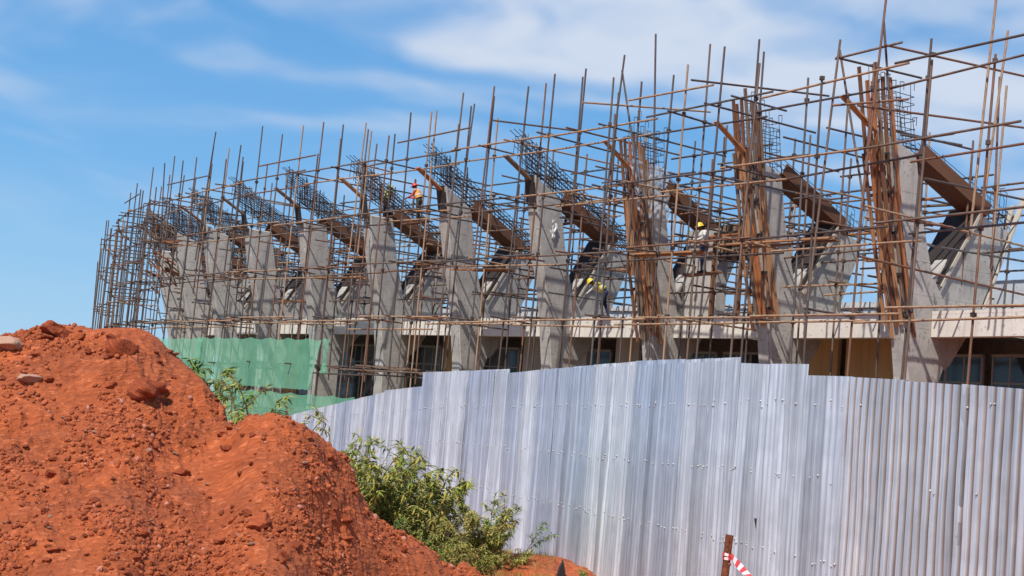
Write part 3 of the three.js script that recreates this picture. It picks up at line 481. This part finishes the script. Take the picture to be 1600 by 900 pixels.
// plastic film round the third frame, rag on the fourth
function cloth(w, h, nx, ny, fn) { const g = new THREE.PlaneGeometry(w, h, nx, ny), p = g.attributes.position; for (let i = 0; i < p.count; i++) { const q = fn(p.getX(i), p.getY(i)); p.setXYZ(i, q[0], q[1], q[2]); } g.computeVertexNormals(); return g; }
{
  const f = frameAt(2), film = new THREE.MeshPhysicalMaterial({ color: lin(.62, .64, .66), roughness: .28, transparent: true, opacity: .55 });
  const m = solo('plastic_sheet', cloth(1.75, 2.0, 40, 40, (x, y) => [x * (1 + .1 * y) + .1 - y * .22 + .05 * IN.noise(y * 3, x * 3, 2), y + 10.5 + .12 * IN.noise(x * 2, 1, y), .4 + .13 * IN.noise(x * 3 + y * 2, y * 2, 5) + .05 * IN.noise(x * 9, y * 7, 1)]), film, 'crumpled clear plastic sheet draped over the top of a concrete frame', 'plastic sheet');
  m.position.copy(f.p); m.rotation.y = f.th;
  const f3 = frameAt(3), rag = solo('white_rag', cloth(.34, .7, 12, 18, (x, y) => [x * (.35 + .65 * Math.abs(Math.cos(y * 4))) + .45 + .12 * IN.noise(y * 5, 1, 2), y + 9.5 + .1 * IN.noise(x * 12, 2, y), .42 + .06 * IN.noise(x * 9, y * 6, 3)]), std({ color: lin(.7, .72, .7), roughness: .9 }), 'torn white rag hanging on the face of a concrete frame', 'rag');
  rag.position.copy(f3.p); rag.rotation.y = f3.th;
}

// ---------------------------------------------------------------- green debris netting
{
  const nN = fbmT(171, 8, 4);
  const net = new THREE.MeshPhysicalMaterial({ map: tex(256, (u, v) => { const n = nN(u, v); return [lerp(96, 136, n), lerp(176, 210, n), lerp(140, 172, n)]; }, true, .3), roughness: .9, transmission: .3, thickness: 0, transparent: true, opacity: .62 });
  const hang = (u0, u1, h0, h1, r, seed, label, tail) => {
    const nx = 90, ny = 16, pos = [], uv = [], idx = [];
    for (let j = 0; j <= ny; j++) for (let i = 0; i <= nx; i++) {
      const t = i / nx, f = j / ny, u = lerp(u0, u1, t), L = t * (u1 - u0) * 5.78, sag = (1 - Math.abs(Math.sin(L * 1.9 + seed))) ;
      let h = lerp(h0, h1, f) - f * .10 * (1 - sag) + .03 * IN.noise(L * 3, f, seed);
      let rad = r + .09 * IN.noise(L * 2.2, f * .5, seed) + .05 * IN.noise(L * 6, f * .8, seed + 4) + .12 * Math.sin(f * Math.PI) * IN.noise(L * .8, 1, seed);
      if (tail && i < 4) rad -= (4 - i) * .12 * (1 - f);
      const p = S(u, rad, h); pos.push(p.x, p.y, p.z); uv.push(L, h);
      if (i < nx && j < ny) { const o = j * (nx + 1) + i; idx.push(o, o + 1, o + nx + 1, o + 1, o + nx + 2, o + nx + 1); }
    }
    const g = new THREE.BufferGeometry(); g.setAttribute('position', new THREE.Float32BufferAttribute(pos, 3)); g.setAttribute('uv', new THREE.Float32BufferAttribute(uv, 2)); g.setIndex(idx); g.computeVertexNormals();
    solo('debris_net', g, net, label, 'net', 'green nets on the scaffold foot');
  };
  hang(4.7, 6.75, 2.35, 4.62, -3.3, 1, 'upper green debris net with a loose torn edge', true);
  hang(6.6, 8.2, 2.3, 4.58, -3.42, 2, 'upper green debris net running behind the soil heap', false);
  hang(4.2, 6.3, -.3, 2.2, -3.3, 3, 'lower green debris net behind the fence top', false);
  hang(6.15, 8.0, -.3, 2.15, -3.42, 4, 'lower green debris net behind the leafy shrub tops', false);
  const flap = solo('net_flap', cloth(.5, 1.5, 10, 20, (x, y) => { const k = .35 + .5 * Math.abs(Math.sin(y * 2.2)); const p = S(4.66 - x * k * .2 - .02, -3.3 + .1 * IN.noise(x * 8, y * 5, 2), 3.85 + y); return [p.x, p.y, p.z]; }), net, 'torn green flap blowing off the upper net edge', 'net flap');
}

// ---------------------------------------------------------------- shrubs and weeds
const leafCols = { olive: [lin(.38, .36, .07), lin(.26, .30, .055), lin(.48, .40, .10), lin(.14, .20, .04)], green: [lin(.16, .27, .05), lin(.26, .34, .07), lin(.10, .17, .04)], dry: [lin(.46, .35, .11), lin(.36, .30, .08), lin(.26, .28, .07)] };
M.leaf = new THREE.MeshPhysicalMaterial({ vertexColors: true, roughness: .9, specularIntensity: .3, transmission: .25, thickness: 0, side: THREE.DoubleSide });
M.stem = std({ color: lin(.20, .15, .08), roughness: .9 });
function leafGeo(list) {
  const pos = [], col = [], idx = [];
  for (const { p, d, s, len, wid, c } of list) {
    const o = pos.length / 3, n = d.clone().cross(s).normalize(), droop = len * .18;
    const pts = [p, p.clone().addScaledVector(d, len * .4).addScaledVector(s, wid).addScaledVector(n, wid * .35), p.clone().addScaledVector(d, len * .45), p.clone().addScaledVector(d, len * .4).addScaledVector(s, -wid).addScaledVector(n, wid * .35), p.clone().addScaledVector(d, len).setY(p.y + d.y * len - droop)];
    for (const q of pts) { pos.push(q.x, q.y, q.z); col.push(c.r, c.g, c.b); }
    idx.push(o, o + 1, o + 2, o, o + 2, o + 3, o + 1, o + 4, o + 2, o + 2, o + 4, o + 3);
  }
  const g = new THREE.BufferGeometry(); g.setAttribute('position', new THREE.Float32BufferAttribute(pos, 3)); g.setAttribute('color', new THREE.Float32BufferAttribute(col, 3)); g.setIndex(idx); g.computeVertexNormals(); return g;
}
function shrub(base, opt, label, group) {
  const { h, spread, stems, leaves, len, pal, name = 'shrub', lean = V(0, 0, 0), bare = .25, grow = [.5, 1.04] } = opt;
  const g = thing(name, label, name === 'weed' ? 'weed' : 'shrub', base, 0, group), rods = [], list = [], cols = leafCols[pal];
  const twig = (a, dir, L, r, lv) => {
    let p = a.clone(); const d = dir.clone(), n = lv ? 4 : 7;
    for (let k = 1; k <= n; k++) {
      const out = V(d.x, 0, d.z).multiplyScalar(.12); d.add(V(rr(-.17, .17), lv ? rr(-.16, .05) : rr(-.06, .06) - .05 * k / n, rr(-.17, .17))).add(out).normalize();
      const q = p.clone().addScaledVector(d, L / n); rods.push(rodGeo(p, q, r * (1 - k / n * .65), 4));
      if (!lv && k > n * bare && R() < .85) twig(q, d.clone().multiplyScalar(.5).add(V(rr(-1, 1), rr(.1, .8), rr(-1, 1))).normalize(), L * rr(.14, .32) * (1.15 - .6 * k / n), r * .5, 1);
      if (k / n > bare || lv) { const m = Math.round(leaves * (lv ? 1 : .7) * (k === n ? 1.8 : 1)); for (let j = 0; j < m; j++) { const ld = d.clone().multiplyScalar(.45).add(V(rr(-1, 1), rr(-.95, .35), rr(-1, 1))).normalize(), s = ld.clone().cross(V(rr(-.4, .4), 1, rr(-.4, .4))).normalize(), c = pick(cols).clone().multiplyScalar(rr(.7, 1.25)); list.push({ p: p.clone().lerp(q, R()), d: ld, s, len: len * rr(.6, 1.3), wid: len * rr(.09, .14), c }); } }
      p = q;
    }
  };
  for (let k = 0; k < stems; k++) { const a = rr(0, 6.28), o = Math.sqrt(R()) * spread * .35; twig(V(Math.cos(a) * o, 0, Math.sin(a) * o), V(Math.cos(a) * spread / h * rr(.2, .8), 1, Math.sin(a) * spread / h * rr(.2, .8)).add(lean).normalize(), h * rr(...grow), .009 * Math.max(.6, h), 0); }
  part(g, 'stems', mergeGeometries(rods), M.stem).userData.kind = 'stuff'; const lf = part(g, 'leaves', leafGeo(list), M.leaf); lf.userData.kind = 'stuff';
  return g;
}
const gp = (px, z) => { const p = at(px, horizonY(px), z); return V(p.x, soil(p.x, z) - .03, p.z); };
const toTop = (px, z, topY) => { const b = gp(px, z); return at(px, topY, z).y - b.y; };
const bush = (px, z, topY, o, label) => shrub(gp(px, z), { ...o, h: toTop(px, z, topY) }, label);
bush(630, 17.6, 690, { spread: .9, stems: 26, leaves: 6, len: .14, pal: 'olive', bare: .2 }, 'tall bushy shrub with drooping yellow-green leaves beside the red heap');
bush(560, 17.3, 676, { spread: .85, stems: 17, leaves: 3.6, len: .13, pal: 'olive', bare: .45 }, 'open shrub with bare stalks rising over the heap flank');
bush(592, 17.5, 700, { spread: .7, stems: 14, leaves: 5, len: .13, pal: 'olive', bare: .15 }, 'leafy olive shrub filling the gap between two taller ones');
bush(528, 17.6, 690, { grow: [.8, 1.15], spread: .5, stems: 9, leaves: 3.4, len: .12, pal: 'olive', bare: .5 }, 'thin stalked shrub showing over the heap edge against the fence');
bush(728, 17.0, 768, { spread: .6, stems: 20, leaves: 5, len: .095, pal: 'dry', bare: .1 }, 'dry brownish shrub in front of the metal fence');
bush(772, 17.2, 766, { spread: .5, stems: 14, leaves: 4.5, len: .095, pal: 'olive', bare: .15 }, 'small olive shrub beside the dry brownish one');
bush(812, 17.3, 782, { spread: .6, stems: 7, leaves: 3.4, len: .075, pal: 'green', lean: V(.3, 0, 0), bare: .35 }, 'slender dark green shrub leaning along the metal fence');
bush(332, 16.4, 562, { grow: [.8, 1.02], spread: .16, stems: 8, leaves: 6, len: .14, pal: 'green', bare: .5 }, 'upright leafy shrub top sticking up in front of the green net');
bush(395, 16.2, 596, { grow: [.75, 1.08], spread: .4, stems: 11, leaves: 4, len: .12, pal: 'olive', bare: .4 }, 'broad leafy shrub top behind the dip in the heap');
bush(460, 16.0, 648, { grow: [.7, 1.0], spread: .3, stems: 7, leaves: 3, len: .10, pal: 'olive', bare: .4 }, 'sparse twiggy shrub at the low end of the fence');
for (const [px, z, h, pal] of [[600, 16.6, .6, 'olive'], [640, 16.4, .6, 'green'], [672, 16.6, .55, 'olive'], [700, 16.4, .5, 'olive'], [722, 16.1, .45, 'dry'], [752, 16.4, .4, 'olive'], [780, 16.7, .4, 'dry'], [575, 16.2, .6, 'olive'], [800, 16.9, .3, 'olive'], [660, 17.3, .8, 'dry'], [690, 17.3, .8, 'olive']]) shrub(gp(px, z), { h, spread: .5, stems: 12, leaves: 3, len: .06, pal, name: 'weed', bare: 0 }, 'low leafy weed at the foot of the shrubs', 'weeds at the foot of the shrubs');
shrub(gp(931, 16.4), { h: .2, spread: .06, stems: 2, leaves: 3, len: .05, pal: 'green', name: 'weed', bare: 0 }, 'lone small weed growing against the metal fence');
{ // dry grass
  const list = []; for (let k = 0; k < 1500; k++) { const px = rr(660, 885), z = rr(15.9, 17.7), p = gp(px, z), d = V(rr(-.5, .5), 1, rr(-.5, .5)).normalize(); list.push({ p, d, s: d.clone().cross(V(R(), 0, R())).normalize(), len: rr(.05, .16), wid: .004, c: pick(leafCols.dry) }); }
  const m = solo('dry_grass', leafGeo(list), M.leaf, 'dry yellow grass on the ground by the fence', 'grass'); m.userData.kind = 'stuff';
}
{ // black scrap at the fence foot
  const p = gp(893, 16.6), s = new THREE.Shape([[-.06, -.05], [.07, -.05], [.05, .08], [.035, .17], [-.01, .09]].map((q) => new THREE.Vector2(...q)));
  const m = solo('black_scrap', new THREE.ExtrudeGeometry(s, { depth: .02, bevelSize: .006, bevelThickness: .006, bevelSegments: 1 }), M.dark, 'jagged black plastic scrap stuck in the earth by the fence', 'scrap'); m.position.copy(p).add(V(0, .05, 0)); m.rotation.set(.15, .5, .1);
}
{ // stake with barrier tape
  const b = at(1130, 905, 8), tp = at(1141, 836, 8), c = tp.clone().sub(b).normalize(), foot = b.clone().addScaledVector(c, -(b.y + .2) / c.y);
  const st = thing('wooden_stake', 'rough wooden stake standing in front of the metal fence', 'stake', foot);
  const L = tp.distanceTo(foot), g = new THREE.CylinderGeometry(.021, .026, L, 14, 24), p = g.attributes.position;
  for (let i = 0; i < p.count; i++) { const y = p.getY(i), a = Math.atan2(p.getZ(i), p.getX(i)), k = 1 + .14 * IN.noise(Math.cos(a) * 1.5, y * 6, Math.sin(a) * 1.5) + .08 * IN.noise(a * 2, y * 25, 3); p.setX(i, p.getX(i) * k + .008 * Math.sin(y * 5)); p.setZ(i, p.getZ(i) * k); }
  g.computeVertexNormals(); g.translate(0, L / 2, 0); const m = part(st, 'trunk', g, std({ map: woodTex([104, 52, 30], [168, 96, 60]), roughness: .9, bumpMap: M.soil.bumpMap, bumpScale: .03 })); m.quaternion.setFromUnitVectors(Y, c);
  for (const h of [L * .97, L * .90]) { const k = part(st, 'knot', new THREE.SphereGeometry(.010, 8, 6), M.board[1]); k.position.copy(c.clone().multiplyScalar(h - .12)).add(V(.02, 0, .012)); }
  const tape = std({ map: tex([128, 32], (u) => (u * 4) % 1 < .5 ? [226, 70, 76] : [240, 236, 232], true, 1), roughness: .5 });
  const a0 = at(1142, 867, 7.96), a1 = at(1200, 915, 7.4), pos = [], uv = [], idx = [], N = 40;
  for (let i = 0; i <= N; i++) { const t = i / N, q = a0.clone().lerp(a1, t), tw = t * 2.6 + .4, w = .022 * (.45 + .55 * Math.min(1, t * 5)); q.y -= .03 * Math.sin(t * Math.PI); const n = V(.4 * Math.sin(tw), Math.cos(tw) + .2, .5 * Math.sin(tw)).normalize(); for (const s of [-1, 1]) { const e = q.clone().addScaledVector(n, s * w); pos.push(e.x, e.y, e.z); uv.push(t * 1.6, (s + 1) / 2); } if (i < N) { const o = i * 2; idx.push(o, o + 1, o + 2, o + 1, o + 3, o + 2); } }
  const tg = new THREE.BufferGeometry(); tg.setAttribute('position', new THREE.Float32BufferAttribute(pos, 3)); tg.setAttribute('uv', new THREE.Float32BufferAttribute(uv, 2)); tg.setIndex(idx); tg.computeVertexNormals();
  const tt = thing('barrier_tape', 'red and white barrier tape tied round the wooden stake', 'tape'); part(tt, 'ribbon', tg, tape);
  for (const k of [0, .02]) { const lp = new THREE.CylinderGeometry(.0285, .0285, .016, 16, 1, true); const o = part(tt, 'loop', lp, tape); o.position.copy(at(1137, 866, 8)).add(V(0, -k, 0)); o.rotation.set(.1, 0, -.15 + k * 8); }
  part(tt, 'loose_end', rodGeo(at(1143, 868, 7.97), at(1150, 905, 7.95), .0015, 4), tape);
}

// ---------------------------------------------------------------- people
function sdf(bones, k, res, c, half) {
  const mc = new MarchingCubes(res, M.dark, false, false, 120000); const N = res, F = mc.field; mc.isolation = 0;
  const B = bones.map((b) => { const d = b[1].clone().sub(b[0]); return [b[0].x, b[0].y, b[0].z, d.x, d.y, d.z, 1 / Math.max(1e-9, d.lengthSq()), b[2], b[3] - b[2]]; });
  const dist = (x, y, z) => { let m = 9; for (const b of B) { const px = x - b[0], py = y - b[1], pz = z - b[2]; let t = (px * b[3] + py * b[4] + pz * b[5]) * b[6]; t = t < 0 ? 0 : t > 1 ? 1 : t; const ex = px - b[3] * t, ey = py - b[4] * t, ez = pz - b[5] * t, d = Math.sqrt(ex * ex + ey * ey + ez * ez) - b[7] - b[8] * t; const h = Math.max(k - Math.abs(m - d), 0) / k; m = Math.min(m, d) - h * h * k * .25; } return m; };
  for (let z = 0; z < N; z++) for (let y = 0; y < N; y++) for (let x = 0; x < N; x++) F[z * N * N + y * N + x] = -dist(c.x + (x - N / 2) / (N / 2) * half, c.y + (y - N / 2) / (N / 2) * half, c.z + (z - N / 2) / (N / 2) * half);
  mc.update(); const n = mc.count; let g = new THREE.BufferGeometry(); const pa = new Float32Array(n * 3);
  for (let i = 0; i < n; i++) { pa[i * 3] = c.x + mc.positionArray[i * 3] * half; pa[i * 3 + 1] = c.y + mc.positionArray[i * 3 + 1] * half; pa[i * 3 + 2] = c.z + mc.positionArray[i * 3 + 2] * half; }
  g.setAttribute('position', new THREE.BufferAttribute(pa, 3)); g = mergeVertices(g, 1e-4); g.computeVertexNormals();
  const p = g.attributes.position, col = new Float32Array(p.count * 3);
  for (let i = 0; i < p.count; i++) { let best = 9, bc = null; bones.forEach((b, bi) => { const q = B[bi]; const px = p.getX(i) - q[0], py = p.getY(i) - q[1], pz = p.getZ(i) - q[2]; let t = (px * q[3] + py * q[4] + pz * q[5]) * q[6]; t = Math.max(0, Math.min(1, t)); const d = Math.hypot(px - q[3] * t, py - q[4] * t, pz - q[5] * t) - q[7] - q[8] * t; if (d < best) { best = d; bc = b[4]; } }); col.set([bc.r, bc.g, bc.b], i * 3); }
  g.setAttribute('color', new THREE.BufferAttribute(col, 3)); return g;
}
M.body = std({ vertexColors: true, roughness: .85 });
const skin = lin(.07, .04, .026);
function person(pos, turn, c, pose, label) {
  const g = thing('person', label, 'person', pos, turn);
  const J = { pel: V(0, .95, 0), wai: V(0, 1.1, 0), che: V(0, 1.32, 0), nec: V(0, 1.49, .01), hed: V(0, 1.62, .03), sL: V(.19, 1.42, 0), sR: V(-.19, 1.42, 0), eL: V(.25, 1.15, -.02), eR: V(-.25, 1.15, -.02), wL: V(.25, .9, .08), wR: V(-.25, .9, .08), hL: V(.09, .93, 0), hR: V(-.09, .93, 0), kL: V(.11, .5, .02), kR: V(-.11, .5, .02), aL: V(.11, .09, -.01), aR: V(-.11, .09, -.01) };
  for (const k in pose.j ?? {}) J[k] = V(...pose.j[k]);
  if (pose.bend) { const a = pose.bend; for (const k of ['wai', 'che', 'nec', 'hed', 'sL', 'sR', ...(pose.carry ? ['eL', 'eR', 'wL', 'wR'] : [])]) { const v = J[k].sub(J.pel); v.applyAxisAngle(V(1, 0, 0), a * (k === 'wai' ? .6 : 1)); J[k].add(J.pel); } }
  if (pose.crouch) { for (const k in J) if (!/^[ka]/.test(k)) J[k].y -= pose.crouch; for (const s of ['L', 'R']) { J['k' + s].set(s === 'L' ? .14 : -.14, .52, .33); J['a' + s].z = .02; } }
  const bones = [], b = (x, y, r0, r1, col) => bones.push([x, y, r0, r1, col]);
  const lr = (v, d) => v.clone().add(d);
  b(lr(J.pel, V(-.06, 0, 0)), lr(J.pel, V(.06, 0, 0)), .115, .115, c.legs); b(J.pel, J.wai, .12, .125, c.legs); b(J.wai, J.che, .125, .145, c.top);
  b(lr(J.che, V(-.08, .02, 0)), lr(J.che, V(.08, .02, 0)), .115, .115, c.top); b(J.sL, J.sR, .07, .07, c.top); b(J.che, J.nec, .09, .055, c.top); b(J.nec, J.hed, .055, .06, skin);
  for (const s of ['L', 'R']) {
    b(J['s' + s], J['e' + s], .062, .046, c.sleeve); b(J['e' + s], J['w' + s], .044, .031, c.sleeve2 ?? c.sleeve);
    b(J['h' + s], J['k' + s], .092, .06, c.legs); b(J['k' + s], J['a' + s], .058, .042, c.legs);
    const t = lr(J['a' + s], V(0, -.045, .15)); b(lr(J['a' + s], V(0, -.04, -.04)), t, .045, .036, c.boots);
  }
  const pts = Object.values(J), mn = V(9, 9, 9), mx = V(-9, -9, -9); for (const q of pts) { mn.min(q); mx.max(q); } const ce = mn.clone().add(mx).multiplyScalar(.5), half = Math.max(mx.x - mn.x, mx.y - mn.y, mx.z - mn.z) / 2 + .24;
  const geos = [sdf(bones, .045, 84, ce, half)];
  // head: skull, jaw, nose, ears, eyes
  const hd = J.hed, f = pose.look ? V(...pose.look).normalize() : V(0, 0, 1).applyAxisAngle(V(1, 0, 0), (pose.bend ?? 0) * .6), u = hd.clone().sub(J.nec).normalize(), sd = u.clone().cross(f).normalize(), o = (x, y, z) => hd.clone().addScaledVector(sd, x).addScaledVector(u, y).addScaledVector(f, z);
  geos.push(sdf([[o(0, .035, -.015), o(0, .02, .01), .088, .085, skin], [o(0, -.05, .035), o(0, -.09, .05), .058, .036, skin], [o(0, .005, .095), o(0, -.025, .112), .010, .016, skin], [o(.085, 0, 0), o(.088, -.03, .005), .02, .014, skin], [o(-.085, 0, 0), o(-.088, -.03, .005), .02, .014, skin], [o(.02, -.065, .085), o(-.02, -.065, .085), .012, .012, lin(.09, .04, .03)]], .02, 44, o(0, -.01, .01), .17));
  for (const s of [-1, 1]) { const e = new THREE.SphereGeometry(.011, 8, 6).translate(...o(s * .032, .012, .083).toArray()); e.deleteAttribute('uv'); const n = e.attributes.position.count; e.setAttribute('color', new THREE.BufferAttribute(new Float32Array(n * 3).fill(.5), 3)); geos.push(e.index ? e : e); }
  // hands with five fingers
  for (const s of ['L', 'R']) {
    const w = J['w' + s], d = w.clone().sub(J['e' + s]).normalize(), side = V(s === 'L' ? -1 : 1, 0, .3).addScaledVector(d, -V(s === 'L' ? -1 : 1, 0, .3).dot(d)).normalize(), nrm = d.clone().cross(side).normalize(), P = (a, l, n) => w.clone().addScaledVector(side, a).addScaledVector(d, l).addScaledVector(nrm, n), hb = [], hc = c.hand ?? skin;
    hb.push([P(-.02, .03, 0), P(-.022, .075, 0), .02, .017, hc], [P(.012, .03, 0), P(.018, .075, 0), .02, .017, hc], [w, P(0, .04, 0), .027, .024, hc]);
    [[.030, .068], [.010, .078], [-.011, .072], [-.031, .056]].forEach(([a, l]) => { hb.push([P(a, .085, 0), P(a * 1.1, .085 + l * .5, .012), .0095, .0088, hc], [P(a * 1.1, .085 + l * .5, .012), P(a * 1.1, .085 + l * .85, .036), .0088, .0078, hc]); });
    hb.push([P(.03, .03, .005), P(.055, .065, .018), .0125, .0105, hc], [P(.055, .065, .018), P(.056, .095, .032), .0105, .0088, hc]);
    geos.push(sdf(hb, .008, 48, P(0, .085, .012), .11));
  }
  const body = part(g, 'body', mergeGeometries(geos.map((q) => { const r = q.clone(); if (!r.index) { const n = r.attributes.position.count; r.setIndex([...Array(n).keys()]); } for (const k of Object.keys(r.attributes)) if (!['position', 'normal', 'color'].includes(k)) r.deleteAttribute(k); return r; })), M.body);
  // helmet: shell with brim and peak
  const hg = new THREE.LatheGeometry([[.001, .118], [.05, .108], [.09, .075], [.112, .02], [.118, -.012], [.138, -.02], [.136, -.028], [.116, -.022]].map((q) => new THREE.Vector2(...q)), 22);
  const hp = hg.attributes.position; for (let i = 0; i < hp.count; i++) { const z = hp.getZ(i), y = hp.getY(i); hp.setZ(i, z * 1.14 + (y < 0 && z > .06 ? .05 * (z - .06) / .08 : 0)); } hg.computeVertexNormals();
  const hm = part(g, 'helmet', hg, std({ color: c.helmet, roughness: .35 })); hm.quaternion.setFromRotationMatrix(new THREE.Matrix4().makeBasis(sd, u, f)); hm.position.copy(o(0, .06, -.005));
  if (c.vest) { // sleeveless hi-vis shell over the chest
    const up = J.che.clone().sub(J.wai).normalize(), vs = new THREE.LatheGeometry([[.168, -.26], [.172, -.1], [.178, .02], [.165, .1], [.10, .16]].map((q) => new THREE.Vector2(...q)), 20); vs.scale(1.18, 1, .98); const v = part(g, 'vest', vs, std({ color: c.vest, roughness: .7 })); v.quaternion.setFromUnitVectors(Y, up); v.position.copy(J.che);
    const st = new THREE.CylinderGeometry(.177, .175, .05, 20, 1, true); st.scale(1.19, 1, 1); const m = part(v, 'reflective_band', st, std({ color: lin(.7, .7, .66), roughness: .4 })); m.position.y = -.12;
  }
  return g;
}
const navy = lin(.02, .03, .07), boot = lin(.03, .025, .02), yel = lin(.75, .52, .03), white = lin(.62, .6, .56);
function stepBoard(p, turn, label) { const m = solo('plank', boardUnit, M.board[1], label, 'plank'); m.scale.set(.3, 2.2, .05); m.rotation.set(0, turn, Math.PI / 2); m.rotation.order = 'YXZ'; m.rotation.set(Math.PI / 2, turn, 0); m.position.copy(p).add(V(0, -.03, 0)); return m; }
{
  let p = at(652, 347, 61.5); person(p, -1.9, { top: lin(.55, .30, .22), sleeve: lin(.55, .09, .07), legs: lin(.05, .05, .04), boots: boot, helmet: lin(.62, .03, .03), vest: lin(.75, .36, .10) }, { bend: .35, j: { eR: [-.24, 1.12, .30], wR: [-.2, 1.1, .56], eL: [.22, 1.15, .28], wL: [.16, 1.05, .52] } }, 'worker in red helmet and orange vest reaching forward on the scaffold'); stepBoard(p, .6, 'plank under the red-helmeted worker');
  p = at(601, 346, 65.3); person(p, 2.4, { top: lin(.30, .26, .08), sleeve: lin(.35, .22, .12), legs: lin(.10, .06, .04), boots: boot, helmet: lin(.5, .5, .10), vest: lin(.40, .45, .06) }, { bend: .2, j: { eR: [-.26, 1.2, .2], wR: [-.16, 1.15, .42], eL: [.26, 1.2, .2], wL: [.1, 1.1, .4] } }, 'worker in yellow-green helmet and vest inside a rebar cage'); stepBoard(p, .2, 'plank under the worker in the rebar cage');
  p = at(887, 348, 57.2); person(p, .3, { top: lin(.42, .40, .38), sleeve: lin(.42, .40, .38), legs: navy, boots: boot, helmet: yel }, { bend: .1, crouch: .46, j: { eR: [-.3, 1.2, .12], wR: [-.2, 1.05, .32], eL: [.3, 1.2, .12], wL: [.2, 1.05, .32] } }, 'worker in yellow helmet and checked shirt crouching behind a raker form'); stepBoard(p, .5, 'plank under the worker behind the raker form');
  p = at(1098, 427, 48.2); person(p, -1.2, { top: white, sleeve: white, legs: navy, boots: boot, helmet: yel }, { bend: .3, j: { eR: [-.28, 1.22, .2], wR: [-.12, 1.12, .42], eL: [.28, 1.2, .2], wL: [.12, 1.1, .42] } }, 'worker in yellow helmet and white shirt behind the dark shutter panel'); stepBoard(p, .4, 'plank under the worker in the white shirt');
  p = at(942, 497, 54.2); p.y = 6.02; person(p, -1.5, { top: lin(.5, .42, .08), sleeve: white, legs: navy, boots: boot, helmet: yel, hand: white, vest: lin(.62, .55, .06) }, { bend: .95, j: { eR: [-.24, 1.12, .42], wR: [-.2, .92, .62], eL: [.24, 1.15, .4], wL: [.2, .95, .62], kL: [.1, .52, .12], aL: [.1, .09, .05], kR: [-.12, .5, -.06], aR: [-.12, .09, -.22] } }, 'stooping worker in yellow helmet, yellow vest and navy trousers on the slab');
}

shadow(scene);
renderer.render(scene, camera);
